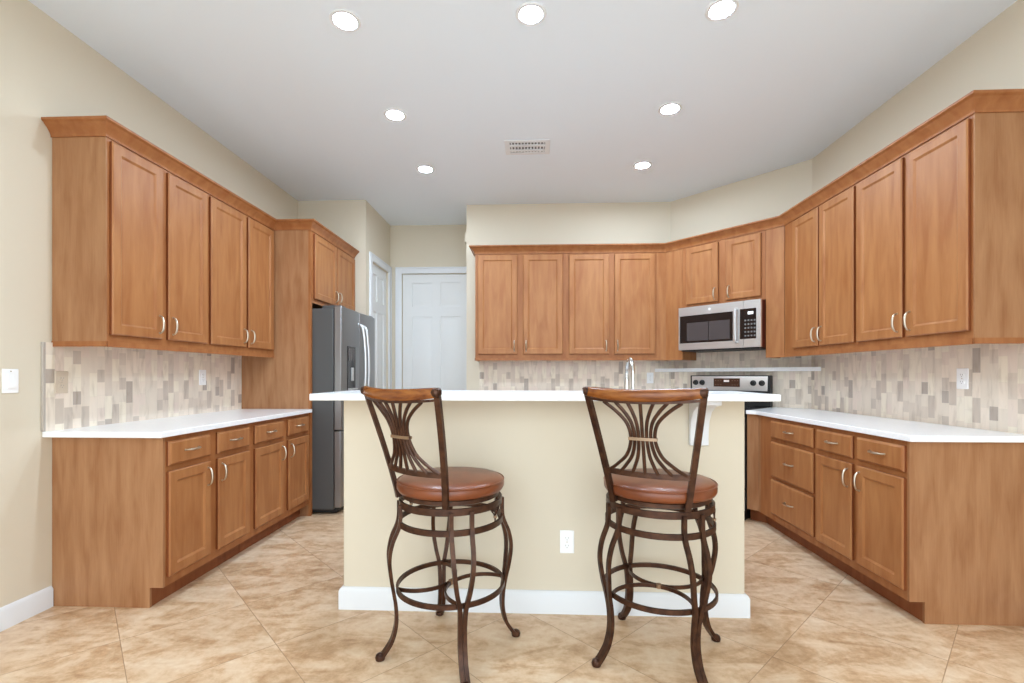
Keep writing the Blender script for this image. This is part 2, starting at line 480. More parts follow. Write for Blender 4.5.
# ------------------------------------------------------------------ cabinets (local x along the front, front at y = 0, body behind at +y)
def handle(parent, cx, cz, y, vertical, L=0.102):
    pts = []
    for i in range(15):
        a = pi * i / 14
        u = -cos(a) * L / 2; v = -sin(a) ** 0.8 * 0.028
        pts.append((cx, y + v, cz + u) if vertical else (cx + u, y + v, cz))
    rr = [0.0038 + 0.0022 * sin(pi * i / 14) for i in range(15)]
    m = MB().tube(pts, rr, 8)
    for i in (0, 14):
        p = pts[i]; m.disc_y(p[0], p[2], 0.006, y - 0.003, y + 0.001, 12)
    return obj('handle', m, NICKEL, parent)

def rect(x0, x1, z0, z1, i, y): return [(x0 + i, y, z0 + i), (x1 - i, y, z0 + i), (x1 - i, y, z1 - i), (x0 + i, y, z1 - i)]

DT = 0.020
def shaker(parent, x0, x1, z0, z1, hx=None, hz=None):
    L = [rect(x0, x1, z0, z1, i, y) for i, y in ((0.001, 0), (0, -DT + 0.006), (0.006, -DT), (0.052, -DT), (0.056, -DT + 0.003), (0.063, -DT + 0.0085))]
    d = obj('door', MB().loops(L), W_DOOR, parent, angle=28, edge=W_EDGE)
    if hx is not None: handle(d, hx, hz, -DT, True)
    return d

def slab_front(parent, x0, x1, z0, z1):
    L = [rect(x0, x1, z0, z1, i, y) for i, y in ((0.001, 0), (0, -DT + 0.010), (0.004, -DT + 0.005), (0.012, -DT))]
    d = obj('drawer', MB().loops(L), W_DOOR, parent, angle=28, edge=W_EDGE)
    handle(d, (x0 + x1) / 2, (z0 + z1) / 2 + 0.004, -DT, False)
    return d

def carcass(root, W, D, z0, z1, opens, top=True):
    """sides, back, top and bottom, plus a face frame pierced by the openings"""
    b = MB(); t = 0.016
    zs0 = z0 + 0.02
    b.box(0, t, 0.019, D, zs0, z1).box(W - t, W, 0.019, D, zs0, z1)
    b.box(t, W - t, 0.019, D, z0 + 0.02, z0 + 0.036)
    if top: b.box(t, W - t, 0.019, D, z1 - t, z1)
    b.box(t, W - t, D - 0.008, D, z0 + 0.036, z1 - t)
    obj('body', b, W_PANEL, root)
    xs = sorted({0, W} | {v for o in opens for v in o[:2]}); zz = sorted({z0, z1} | {v for o in opens for v in o[2:]})
    f = MB()
    def hole(xa, za): return any(o[0] <= xa < o[1] and o[2] <= za < o[3] for o in opens)
    for i in range(len(xs) - 1):
        k = 0
        while k < len(zz) - 1:
            if hole(xs[i] + 1e-5, zz[k] + 1e-5): k += 1; continue
            j = k
            while j + 1 < len(zz) - 1 and not hole(xs[i] + 1e-5, zz[j + 1] + 1e-5): j += 1
            f.box(xs[i], xs[i + 1], 0, 0.019, zz[k], zz[j + 1]); k = j + 1
    obj('face_frame', f, W_FRAME, root)

def upper(label, W, loc, rz, doors, D=0.305, z0=ZU0, z1=ZU1, dz=(1.415, 2.425), rail=True, end=None, hpair=True, group=None, hh=0.085):
    root = thing('upper_cabinet', label, 'cabinet', loc, rz, group)
    carcass(root, W, D, z0, z1, [(a + 0.012, b - 0.012, dz[0] + 0.012, dz[1] - 0.012) for a, b in doors])
    for i, (a, b) in enumerate(doors):
        hx = b - 0.03 if i % 2 == 0 else a + 0.03
        shaker(root, a, b, dz[0], dz[1], hx, dz[0] + hh)
    if rail:
        r = MB().box(0, W, -0.004, 0.0, z0, z0 + 0.028)
        if end == 0: r.box(-0.012, -0.008, -0.004, D, z0, z0 + 0.028)
        if end == 1: r.box(W + 0.008, W + 0.012, -0.004, D, z0, z0 + 0.028)
        obj('light_rail', r, W_FRAME, root)
    if end is not None:
        x0, x1 = (-0.008, 0) if end == 0 else (W, W + 0.008)
        obj('end_panel', MB().box(x0, x1, 0.0, D, z0, z1), W_PANEL, root)
    return root

def base(label, W, loc, rz, doors, drawers, D=0.59, end=None, toe_end=None, hpair=True, face=True):
    root = thing('base_cabinet', label, 'cabinet', loc, rz)
    op = [(a + 0.012, b - 0.012, c + 0.012, d - 0.012) for a, b, c, d in doors + drawers]
    carcass(root, W, D, ZB0, ZB1, op)
    for i, (a, b, c, d) in enumerate(doors):
        hx = b - 0.03 if i % 2 == 0 else a + 0.03
        shaker(root, a, b, c, d, hx, d - 0.085)
    for a, b, c, d in drawers: slab_front(root, a, b, c, d)
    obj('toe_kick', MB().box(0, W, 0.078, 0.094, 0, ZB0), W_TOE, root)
    if end is not None:
        x0, x1 = (-0.014, 0) if end == 0 else (W, W + 0.014)
        p = MB()
        poly = [(0, ZB0), (0, ZB1), (D, ZB1), (D, 0), (0.072, 0), (0.072, ZB0)]
        L = [[(x, y, z) for y, z in poly] for x in (x0, x1)]
        p.loops(L)
        obj('end_panel', p, W_PANEL, root)
    return root

# -- run along the refrigerator wall (faces +x): local x = world +y
XLU, XLB = -2.2093, -1.9027
LY = 2.3767 + 0.014
def leftX(ys, y0): return [tuple(v - y0 for v in y) for y in ys]
DL = XLU - XL - 0.002
y0, y1, y2 = 2.3767 + 0.008, 3.147, 3.981
upper('maple two-door upper cabinet above the counter, the end unit by the light switch', y1 - y0, (XLU, y0, 0), pi / 2,
      leftX([(2.397, 2.738), (2.783, 3.128)], y0), D=DL, end=0)
upper('maple two-door upper cabinet tucked against the tall refrigerator panel', y2 - y1, (XLU, y1, 0), pi / 2,
      leftX([(3.165, 3.563), (3.595, 3.955)], y1), D=DL)
DB = XLB - XL - 0.002
y0 = LY
dz, rz_ = (0.153, 0.700), (0.729, 0.858)
def four(ds): return [d + dz for d in ds], [d + rz_ for d in ds]
d, r = four(leftX([(2.398, 2.720), (2.785, 3.105)], y0))
base('maple base cabinet below the light switch end of the counter, two drawers over two doors', y1 - y0, (XLB, y0, 0), pi / 2, d, r, D=DB, end=0)
d, r = four(leftX([(3.172, 3.545), (3.612, 3.950)], y1))
base('maple base cabinet against the tall refrigerator panel, two drawers over two doors', y2 - y1, (XLB, y1, 0), pi / 2, d, r, D=DB)
tag(obj('countertop', MB().prism([(XL + 0.001, 2.326), (-1.872, 2.326), (-1.872, 3.981), (XL + 0.001, 3.981)], ZB1, ZT), QUARTZ, None, 0.003),
    'white quartz countertop running up to the tall refrigerator panel', 'countertop')

# tall panel and over-refrigerator cabinet
XT = -1.890
t = thing('refrigerator_enclosure', 'tall maple side panel standing between the counter and the refrigerator', 'panel', (XT, 3.983, 0), pi / 2)
obj('panel_board', MB().box(0, 0.019, 0.019, XT - XL - 0.002, 0, ZU1), W_PANEL, t)
obj('front_stile', MB().box(0, 0.034, 0, 0.019, 0, ZU1), W_FRAME, t)
W = YF - 0.003 - 4.019
upper('short maple two-door cabinet above the refrigerator', W, (XT, 4.019, 0), pi / 2, [(0.016, W / 2 - 0.012), (W / 2 + 0.012, W - 0.02)],
      D=XT - XL - 0.002, z0=1.825, dz=(1.862, 2.425), rail=False)

CROWN = [(0.001, ZU1 - 0.004), (0.007, ZU1 - 0.004), (0.007, ZU1 + 0.004), (0.010, ZU1 + 0.012), (0.017, ZU1 + 0.024), (0.028, ZU1 + 0.038),
         (0.041, ZU1 + 0.050), (0.045, ZU1 + 0.056), (0.050, ZU1 + 0.058), (0.055, ZU1 + 0.063), (0.055, ZCR), (-0.03, ZCR), (-0.03, ZU1 + 0.001), (0.001, ZU1 + 0.001)]
tag(obj('crown_molding', MB().sweep([(XL + 0.001, 2.3767), (XLU, 2.3767), (XLU, 3.983), (XT, 3.983), (XT, YF - 0.001)], CROWN), W_FRAME, None),
    'stained maple crown molding topping the cabinets on the refrigerator side', 'molding', kind='thing')

# -- back wall run (faces -y)
XBU, YBU = -0.5777, 4.856
DBk = YB - YBU - 0.012
xm = 0.338
upper('maple two-door upper cabinet beside the hallway opening', xm - XBU, (XBU, YBU, 0), 0,
      [(0.022, 0.424), (0.484, 0.884)], D=DBk, end=0)
upper('maple two-door upper cabinet above the faucet, adjoining the angled corner', 1.253 - xm, (xm, YBU, 0), 0,
      [(0.033, 0.435), (0.489, 0.895)], D=DBk)

# -- angled corner over the range
def strip(pts, th):
    """thin board following a polyline, thickness to the left of travel"""
    P = [Vector(p) for p in pts]; off = []
    for k in range(len(P)):
        ns = []
        if k > 0: d = (P[k] - P[k - 1]).normalized(); ns.append(Vector((-d.y, d.x)))
        if k < len(P) - 1: d = (P[k + 1] - P[k]).normalized(); ns.append(Vector((-d.y, d.x)))
        nv = ns[0] if len(ns) == 1 else (ns[0] + ns[1]) / (1 + ns[0].dot(ns[1]))
        off.append(P[k] + nv * th)
    return P + off[::-1]
cp = lambda s, off=0: CA + CE * s + CN * off
m = MB()
m.prism(strip([(1.254, YBU), CA, cp(0.1835), cp(0.1835, -0.26)], 0.018), ZU0, ZU1)
tag(obj('cabinet_filler', m, W_DOOR), 'plain maple filler panel wrapping the corner on the faucet side of the microwave', 'panel')
m = MB().prism(strip([cp(0.9585, -0.26), cp(0.9585), CB + CE * -0.002], 0.018), ZU0, ZU1)
tag(obj('cabinet_filler', m, W_DOOR), 'plain maple filler panel between the microwave and the long upper run', 'panel')
s0 = 0.185
p = cp(s0)
upper('short maple two-door cabinet directly above the microwave', 0.772, (p.x, p.y, 0), CANG,
      [(0.044, 0.362), (0.434, 0.738)], D=0.30, z0=1.850, dz=(1.880, 2.425), rail=False, hh=0.075)

# -- right wall run (faces -x): local x = world -y
XRU, XRB = 2.0876, 1.8233
DR = XR - XRU - 0.002
def rx(ys, y0): return [tuple(sorted((y0 - a, y0 - b))) for a, b in ys]
ya, yb, yc = 4.036, 3.152, 2.3402 + 0.008
upper('maple two-door upper cabinet joining the angled microwave corner', ya - yb, (XRU, ya, 0), -pi / 2,
      rx([(3.890, 3.553), (3.535, 3.168)], ya), D=DR)
upper('maple two-door upper cabinet at the outer end of the run by the range', yb - yc, (XRU, yb, 0), -pi / 2,
      rx([(3.138, 2.763), (2.733, 2.358)], yb), D=DR, end=1)
DRB = XR - XRB - 0.002
ya, yb, yc = 3.885, 3.134, 2.3846 + 0.014
dr = [(a, b, c, d) for (a, b) in rx([(3.700, 3.156)], ya) for c, d in ((0.729, 0.858), (0.437, 0.700), (0.156, 0.415))]
base('maple base cabinet with a bank of three drawers next to the range corner', ya - yb, (XRB, ya, 0), -pi / 2, [], dr, D=DRB)
d, r = four(rx([(3.116, 2.778), (2.738, 2.402)], yb))
base('maple base cabinet at the outer end of the drawer bank, two drawers over two doors', yb - yc, (XRB, yb, 0), -pi / 2, d, r, D=DRB, end=1)
wp = lambda s, off=0: WM + WE * s + WN * off
RH = 0.384                                     # half the range recess
f1 = wp(RH, 0.615)
tt = (XRB - wp(0, 0.615).x) / WE.x
bend = wp(tt, 0.615)
m = MB().prism([(XRB, 3.886), bend, f1, wp(RH, 0.02), (XR - 0.006, 4.20), (XR - 0.006, 3.886)], ZB0, ZB1)
t = thing('corner_cabinet', 'angled maple corner base cabinet between the drawer bank and the range', 'cabinet')
obj('body', m, W_PANEL, t)
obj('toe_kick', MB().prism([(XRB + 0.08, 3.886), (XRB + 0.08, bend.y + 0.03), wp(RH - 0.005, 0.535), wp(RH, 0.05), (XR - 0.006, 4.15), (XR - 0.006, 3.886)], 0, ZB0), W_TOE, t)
g1 = wp(RH, 0.64); tt = (1.80 - wp(0, 0.64).x) / WE.x; g2 = wp(tt, 0.64)
tag(obj('countertop', MB().prism([(1.80, 2.345), g2, g1, wp(RH, 0.012), (XR - 0.001, 4.19), (XR - 0.001, 2.345)][::-1], ZB1, ZT), QUARTZ, None, 0.003),
    'white quartz countertop over the drawer bank, angled off at the range', 'countertop')

CR2 = [(XBU - 0.008, YB - 0.002), (XBU - 0.008, YBU), CA, CB, (XRU, 2.3402), (XR - 0.001, 2.3402)]
tag(obj('crown_molding', MB().sweep(CR2, CROWN), W_FRAME, None),
    'stained maple crown molding running over the back wall, microwave corner and range side cabinets', 'molding', kind='thing')

# -- base run along the back wall
FB = YB - 0.61
base('maple base cabinet on the back wall beside the hallway opening', xm - XBU, (XBU, FB, 0), 0,
     [(0.03, 0.43) + dz, (0.48, 0.88) + dz], [(0.03, 0.43) + rz_, (0.48, 0.88) + rz_], D=0.6, end=0)
h1 = wp(-RH, 0.615); tb = (FB - wp(0, 0.615).y) / WE.y; hb = wp(tb, 0.615)
wB = hb.x - 0.02 - xm
base('maple base cabinet on the back wall next to the range', wB, (xm, FB, 0), 0,
     [(0.03, wB / 2 - 0.02) + dz, (wB / 2 + 0.02, wB - 0.03) + dz], [(0.03, wB / 2 - 0.02) + rz_, (wB / 2 + 0.02, wB - 0.03) + rz_], D=0.6)
t = thing('corner_cabinet', 'angled maple corner base cabinet on the back wall side of the range', 'cabinet')
obj('body', MB().prism([(hb.x - 0.019, FB), hb, h1, wp(-RH, 0.02), (hb.x - 0.019, YB - 0.006)], ZB0, ZB1), W_PANEL, t)
obj('toe_kick', MB().prism([(hb.x - 0.019, FB + 0.08), hb + Vector((0.03, 0.08)), wp(-RH, 0.535), wp(-RH, 0.05), (hb.x - 0.019, YB - 0.006)], 0, ZB0), W_TOE, t)
k1 = wp(-RH, 0.64); tk = (FB - 0.025 - wp(0, 0.64).y) / WE.y; k2 = wp(tk, 0.64)
tag(obj('countertop', MB().prism([(XBU - 0.03, FB - 0.025), k2, k1, wp(-RH, 0.012), (WA.x - 0.02, YB - 0.012), (XBU - 0.03, YB - 0.012)], ZB1, ZT), QUARTZ, None, 0.003),
    'white quartz countertop along the back wall under the faucet side cabinets', 'countertop')

# -- ledge over the range back
t_ = [(1.3127, YB - 0.011), (XR - 0.011, 4.062), (XR - 0.011, WB.y - 0.005), WB + WN * 0.012, WA + WN * 0.012, (WA.x - 0.004, YB - 0.011)]
tag(obj('ledge_shelf', MB().prism(t_, 1.237, 1.2715), QUARTZ, None, 0.003),
    'narrow white quartz ledge spanning the corner above the range controls', 'shelf')

# ------------------------------------------------------------------ island: bar top, bracket, sink side
tag(obj('bar_counter', MB().prism([(-1.041, 2.18), (1.113, 2.18), (1.113, 2.70), (-1.041, 2.70)], IZ, 1.1155), QUARTZ, None, 0.004),
    'raised white quartz bar top capping the cream half wall behind the stools', 'countertop')
m = MB()
bx0, bx1 = 0.782, 0.874
arm = [(2.4205, 0.853), (2.4205, IZ - 0.001), (2.235, IZ - 0.001), (2.235, 1.062), (2.30, 1.052), (2.355, 1.022), (2.388, 0.975), (2.398, 0.92), (2.398, 0.853)]
m.loops([[(x, y, z) for y, z in arm] for x in (bx0, bx1)])
tag(obj('counter_bracket', m, TRIM, None, 0.003), 'white curved support bracket under the bar top overhang', 'bracket')

ic = thing('sink_cabinet', 'maple sink base cabinet on the kitchen side of the cream half wall', 'cabinet', (IX1, IY1 + 0.62, 0), pi)
WI = IX1 - IX0
op = []
carcass(ic, WI, 0.618, ZB0, ZB1, [(a + 0.012, a + 0.456, 0.165, 0.69) for a in (0.03, 0.53, 1.03, 1.53)], top=False)
for i in range(4):
    a = 0.03 + 0.5 * i
    shaker(ic, a, a + 0.468, 0.153, 0.700, a + 0.44 if i % 2 == 0 else a + 0.03, 0.62)
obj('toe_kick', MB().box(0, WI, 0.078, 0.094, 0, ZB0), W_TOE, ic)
SX0, SX1, SY0, SY1 = 0.25, 0.98, 2.80, 3.14
m = MB()
m.box(IX0 - 0.02, SX0, IY1 + 0.001, IY1 + 0.645, ZB1, ZT).box(SX1, IX1 + 0.02, IY1 + 0.001, IY1 + 0.645, ZB1, ZT)
m.box(SX0, SX1, IY1 + 0.001, SY0, ZB1, ZT).box(SX0, SX1, SY1, IY1 + 0.645, ZB1, ZT)
tag(obj('countertop', m, QUARTZ), 'lower white quartz countertop carrying the faucet behind the bar', 'countertop')
m = MB()
L = [[(SX0 - o, SY0 - o, z), (SX1 + o, SY0 - o, z), (SX1 + o, SY1 + o, z), (SX0 - o, SY1 + o, z)] for o, z in ((0.01, ZB1), (-0.003, ZB1), (-0.02, ZB1 - 0.17))]
m.loops(L, False, True)
tag(obj('kitchen_sink', m, STEEL), 'stainless undermount sink set in the counter behind the bar', 'sink')

t = thing('faucet', 'tall gooseneck chrome faucet rising behind the bar top', 'faucet', (0.576, 2.757, ZT))
obj('base', MB().lathe([(0.026, 0), (0.026, 0.006), (0.02, 0.012), (0.018, 0.06), (0.0145, 0.065)], 20), CHROME, t)
pts = [(0, 0, 0.06), (0, 0, 0.20), (0, 0, 0.29)]
for i in range(1, 13):
    a = pi * i / 12
    pts.append((0.0, 0.09 * (1 - cos(a)), 0.29 + 0.095 * sin(a)))
pts += [(0.0, 0.18, 0.25)]
obj('spout', MB().tube(pts, 0.0115, 12), CHROME, t)
obj('spray_head', MB().tube([(0.0, 0.18, 0.262), (0.0, 0.18, 0.22), (0.0, 0.18, 0.17)], [0.013, 0.0155, 0.0165], 14), CHROME, t)
obj('lever', MB().tube([(0, 0, 0.045), (0.03, 0.0, 0.05), (0.085, 0, 0.075)], [0.008, 0.006, 0.005], 10), CHROME, t)

# ------------------------------------------------------------------ refrigerator (faces +x; local x = +y)
FW = 0.876
fr = thing('refrigerator', 'stainless french-door refrigerator with bottom freezer in the cabinet alcove', 'refrigerator', (-1.63, 4.022, 0), pi / 2)
FT = 1.775
obj('body', MB().box(0.0, FW, 0.078, 0.84, 0.045, FT), FR_SIDE, fr, 0.006)
obj('base_grille', MB().box(0.03, FW - 0.03, 0.06, 0.30, 0.012, 0.055), BLACKM, fr, 0.004)
for x in (0.10, FW - 0.10):
    for yy in (0.14, 0.74):
        obj('foot', MB().lathe([(0.02, 0), (0.02, 0.015), (0.012, 0.02), (0.012, 0.05)], 12, (x, yy, 0)), BLACKM, fr)
def fdoor(name, x0, x1, z0, z1):
    # gently bowed front face
    n = 10; L = []
    fr_ = lambda u: 0.0 + 0.016 * (2 * u - 1) ** 2 * (1.0 if name == 'freezer_drawer' else 0.6)
    outer = []
    for i in range(n + 1):
        u = i / n; x = x0 + (x1 - x0) * u
        outer.append((x, fr_(u)))
    outer += [(x1, 0.072), (x0, 0.072)]
    m = MB().prism(outer, z0, z1)
    return obj(name, m, STEEL_F, fr, 0.006, angle=25)
def fhandle(parent, pts, r=0.0125):
    m = MB().tube(smooth(pts, 6), r, 10)
    return obj('handle', m, STEEL, parent)
zs = 0.722
dl = fdoor('door', 0.002, FW / 2 - 0.002, zs + 0.006, 1.795)
dr_ = fdoor('door', FW / 2 + 0.002, FW - 0.002, zs + 0.006, 1.795)
fz = fdoor('freezer_drawer', 0.002, FW - 0.002, 0.062, zs - 0.004)
for par, x in ((dl, FW / 2 - 0.045), (dr_, FW / 2 + 0.045)):
    fhandle(par, [(x, 0.006, 0.86), (x, -0.038, 0.90), (x, -0.058, 1.10), (x, -0.064, 1.27), (x, -0.058, 1.46), (x, -0.036, 1.64), (x, 0.006, 1.68)])
fhandle(fz, [(0.07, 0.012, 0.655), (0.11, -0.035, 0.655), (0.28, -0.052, 0.655), (FW / 2, -0.056, 0.655), (FW - 0.28, -0.052, 0.655), (FW - 0.11, -0.035, 0.655), (FW - 0.07, 0.012, 0.655)])
dp = obj('dispenser', MB().box(0.115, 0.305, -0.001, 0.004, 1.06, 1.46), BLACK, dl, 0.003, label='black water and ice dispenser panel')
obj('drip_tray', MB().box(0.125, 0.295, -0.028, 0.0, 1.07, 1.085), STEEL, dp, 0.003)
obj('paddle', MB().box(0.19, 0.23, -0.016, -0.001, 1.15, 1.27), STEEL, dp, 0.004)
obj('touch_panel', MB().box(0.13, 0.29, -0.004, -0.001, 1.33, 1.44), WINDOWG, dp, 0.002)
for x in (0.03, FW - 0.13):
    obj('hinge_cover', MB().box(x, x + 0.10, 0.02, 0.19, FT, FT + 0.032), FR_SIDE, fr, 0.006)

# ------------------------------------------------------------------ microwave (over the range)
p = cp(0.190, 0.082)
mw = thing('microwave', 'stainless over-the-range microwave mounted under the short corner cabinet', 'microwave', (p.x, p.y, 1.430), CANG)
MW, MH = 0.760, 0.416
m = MB().box(0.004, MW - 0.004, 0.03, 0.375, 0.012, MH)
MWSIDE, _, _ = new_mat('microwave_case_paint_reflection', srgb(96, 40, 28), 0.4)  # dark case paint, with the red reflection of the cabinets mixed into its colour
obj('case', m, MWSIDE, mw)
obj('vent_base', MB().box(0.02, MW - 0.02, 0.02, 0.37, 0.0, 0.012).box(0.18, 0.52, 0.004, 0.02, 0.003, 0.011), BLACKM, mw)
# door slab with a window opening
DX = 0.615
f = MB()
wx0, wx1, wz0, wz1 = 0.012, 0.525, 0.075, 0.335
L = [[(wx0, y, wz0), (wx1, y, wz0), (wx1, y, wz1), (wx0, y, wz1)] for y in (0.012, 0.0)]
f.box(0, wx0, 0, 0.03, 0.012, MH).box(wx1, DX, 0, 0.03, 0.012, MH).box(wx0, wx1, 0, 0.03, 0.012, wz0).box(wx0, wx1, 0, 0.03, wz1, MH)
dr0 = obj('door', f, STEEL, mw)
obj('window_glass', MB().box(wx0, wx1, 0.003, 0.02, wz0, wz1), BLACK, dr0)
obj('viewing_mesh', MB().box(0.085, 0.295, 0.0015, 0.003, 0.095, 0.265).box(0.302, 0.495, 0.0015, 0.003, 0.095, 0.265), WINDOWG, dr0)
fh = MB().tube(smooth([(0.558, 0.0, 0.06), (0.558, -0.028, 0.075), (0.558, -0.034, 0.2), (0.558, -0.028, 0.335), (0.558, 0.0, 0.35)], 6), 0.010, 10)
obj('handle', fh, STEEL, dr0)
obj('emblem', MB().disc_y(0.31, 0.378, 0.012, -0.0015, 0.0), PLATE, dr0)
obj('control_surround', MB().box(DX + 0.002, MW, 0.0, 0.03, 0.012, MH), STEEL, mw, 0.002)
cp_ = obj('control_panel', MB().box(DX - 0.028, MW - 0.036, -0.002, 0.0, 0.085, 0.345), BLACK, mw, label='black keypad with lit clock')
obj('clock_display', MB().box(DX + 0.040, DX + 0.085, -0.003, -0.002, 0.295, 0.318), DIGITS, cp_)
KEY, _, _ = new_mat('keypad_print', srgb(118, 116, 114), 0.4)
kb = MB()
for i in range(6):
    for j in range(4):
        if i < 5:
            kb.box(DX + 0.012 + 0.026 * j, DX + 0.026 + 0.026 * j, -0.003, -0.002, 0.105 + 0.033 * i, 0.118 + 0.033 * i)
obj('keypad', kb, KEY, cp_)

# ------------------------------------------------------------------ range (faces the angled corner's normal)
RW = 0.756
p = wp(-RW / 2, 0.665)
rg = thing('kitchen_range', 'stainless electric range set across the corner under the microwave', 'range', (p.x, p.y, 0), WANG)
obj('body', MB().box(0, RW, 0.035, 0.63, 0.08, 0.895), BLACKM, rg)
obj('cooktop', MB().box(0.0, RW, 0.0, 0.60, 0.895, 0.918), BLACK, rg, 0.004)
BURN, _, _ = new_mat('burner_print', srgb(70, 68, 68), 0.2)
for x, y, r0 in ((0.19, 0.16, 0.10), (0.57, 0.16, 0.085), (0.19, 0.42, 0.08), (0.57, 0.42, 0.10)):
    obj('burner', MB().lathe([(r0 - 0.004, 0.918), (r0, 0.9182), (r0, 0.9186), (r0 - 0.004, 0.9186)], 32, (x, y, 0)), BURN, rg)
od = obj('oven_door', MB().box(0.004, RW - 0.004, 0.0, 0.035, 0.27, 0.86), STEEL, rg, 0.004)
obj('oven_window', MB().box(0.13, RW - 0.13, -0.002, 0.0, 0.38, 0.68), BLACK, od)
obj('handle', MB().tube([(0.06, 0.0, 0.80), (0.06, -0.045, 0.80), (RW - 0.06, -0.045, 0.80), (RW - 0.06, 0.0, 0.80)], 0.012, 10), STEEL, od)
obj('storage_drawer', MB().box(0.004, RW - 0.004, 0.0, 0.035, 0.085, 0.262), STEEL, rg, 0.004)
obj('toe_base', MB().box(0.02, RW - 0.02, 0.05, 0.60, 0.0, 0.08), BLACKM, rg)
bgd = obj('backguard', MB().box(0, RW, 0.535, 0.60, 0.918, 1.200), BLACKM, rg, 0.006, label='black framed control backguard')
BY = 0.529
m = MB()
L = []
for i, y in ((0.0, 0.535), (0.0, BY + 0.002), (0.003, BY)):
    L.append([(0.022 + i, y, 1.058 + i), (RW - 0.022 - i, y, 1.058 + i), (RW - 0.018 - i, y, 1.192 - i), (0.018 + i, y, 1.192 - i)])
m.loops(L)
cpn = obj('control_panel', m, STEEL_R, bgd, label='stainless control panel')
obj('display', MB().box(0.245, 0.495, BY - 0.002, BY, 1.092, 1.172), SCREEN_R, bgd, label='brown lit display')
obj('clock_digits', MB().box(0.345, 0.395, BY - 0.003, BY - 0.002, 1.138, 1.156), DIGITS_R, bgd)
KEY2, _, _ = new_mat('display_print', srgb(120, 84, 62), 0.4)
m = MB()
for x in (0.265, 0.290, 0.315, 0.425, 0.45, 0.475):
    for z in (1.110, 1.150): m.box(x - 0.005, x + 0.005, BY - 0.003, BY - 0.002, z - 0.003, z + 0.003)
obj('display_keys', m, KEY2, bgd)
for x in (0.062, 0.130, 0.615, 0.690):
    kn = MB()
    n = 20
    L = [[(x + r * cos(2 * pi * i / n), y, 1.130 + r * sin(2 * pi * i / n)) for i in range(n)] for r, y in ((0.026, BY), (0.026, BY - 0.006), (0.021, BY - 0.010), (0.019, BY - 0.026), (0.012, BY - 0.029))]
    kn.loops(L).box(x - 0.004, x + 0.004, BY - 0.036, BY - 0.026, 1.112, 1.148)
    obj('knob', kn, BLACKM, bgd)

# ------------------------------------------------------------------ outlets, switch
def outlet(label, loc, rz, matl, name='wall_outlet', cat='outlet', sw=False, blank=False):
    t = thing(name, label, cat, loc, rz)
    obj('cover_plate', MB().box(-0.036, 0.036, -0.006, 0.0, -0.058, 0.058), matl, t, 0.003)
    if sw:
        L = [[(-0.017, y0_, -0.034), (0.017, y0_, -0.034), (0.017, y1_, 0.034), (-0.017, y1_, 0.034)] for y0_, y1_ in ((-0.006, -0.006), (-0.013, -0.007))]
        obj('rocker', MB().loops(L), matl, t, 0.001)
    else:
        for dz_ in (-0.0195, 0.0195):
            f = obj('receptacle', MB().loops([[(0.016 * cx_, y, dz_ + 0.0145 * cz_) for cx_, cz_ in ((-1, -.55), (-.6, -1), (.6, -1), (1, -.55), (1, .55), (.6, 1), (-.6, 1), (-1, .55))] for y in (-0.006, -0.0085)]), matl, t)
            obj('slots', MB().box(-0.0075, -0.0055, -0.0090, -0.0084, dz_ - 0.001, dz_ + 0.007).box(0.0055, 0.0075, -0.0090, -0.0084, dz_ - 0.001, dz_ + 0.006).disc_y(0, dz_ - 0.008, 0.0022, -0.0090, -0.0084, 10), SLOT, f)
    obj('screw', MB().disc_y(0, 0.0 if not sw else 0.047, 0.003, -0.0075, -0.0055, 10), NICKEL, t)
    return t
outlet('white rocker light switch on the cream wall next to the backsplash', (XL, 2.177, 1.174), pi / 2, PLATE, 'light_switch', 'switch', sw=True)
outlet('beige outlet on the mosaic backsplash close to the light switch', (XL + 0.010, 2.415, 1.165), pi / 2, PLATE_B)
outlet('white outlet on the mosaic backsplash near the refrigerator panel', (XL + 0.010, 3.495, 1.185), pi / 2, PLATE)
outlet('white outlet on the mosaic backsplash above the drawer bank counter', (XR - 0.010, 2.757, 1.183), -pi / 2, PLATE)
outlet('white outlet on the back wall mosaic beside the ledge', (1.262, YB - 0.010, 1.172), 0, PLATE)
outlet('white outlet on the cream half wall between the two stools', (0.175, IY0, 0.360), 0, PLATE)
t = thing('door_chime', 'small cream chime box mounted high at the hallway wall corner', 'chime', (XB, 5.30, 2.67), pi / 2)
obj('cover', MB().box(-0.07, 0.07, 0.0, 0.028, 0, 0.11), WALL, t, 0.004)

# ------------------------------------------------------------------ ceiling: downlights and vent
spots = [(-0.981, 2.459, 'between the camera-side wall and the switch wall'), (-0.007, 2.455, ''), (0.962, 2.465, ''), (-0.98, 3.365, ''), (0.961, 3.372, ''), (-0.965, 4.265, ''), (0.976, 4.268, '')]
LB = ['recessed downlight over the stool with the obliquely seen back, on the refrigerator side',
      'recessed downlight in the middle of the row of three above the bar',
      'recessed downlight above the bar end nearest the drawer bank',
      'recessed downlight of the middle pair, on the refrigerator side of the vent',
      'recessed downlight of the middle pair, on the range side of the vent',
      'recessed downlight of the last pair, in front of the refrigerator',
      'recessed downlight of the last pair, in front of the microwave']
for (x, y, _), lb in zip(spots, LB):
    t = thing('ceiling_downlight', lb, 'light', (x, y, ZC), 0, 'recessed ceiling downlights')
    obj('trim_ring', MB().lathe([(0.058, 0.0), (0.058, -0.004), (0.065, -0.007), (0.077, -0.005), (0.080, 0.0)], 32), TRIM, t)
    obj('lens', MB().lathe([(0.058, -0.001), (0.058, -0.003), (0.03, -0.005), (0.001, -0.0055)], 32), LAMPGLOW, t)
t = thing('ceiling_vent', 'white slotted air vent in the ceiling between the downlights', 'vent', (-0.040, 3.885, ZC))
m = MB()
vx, vy = 0.142, 0.085
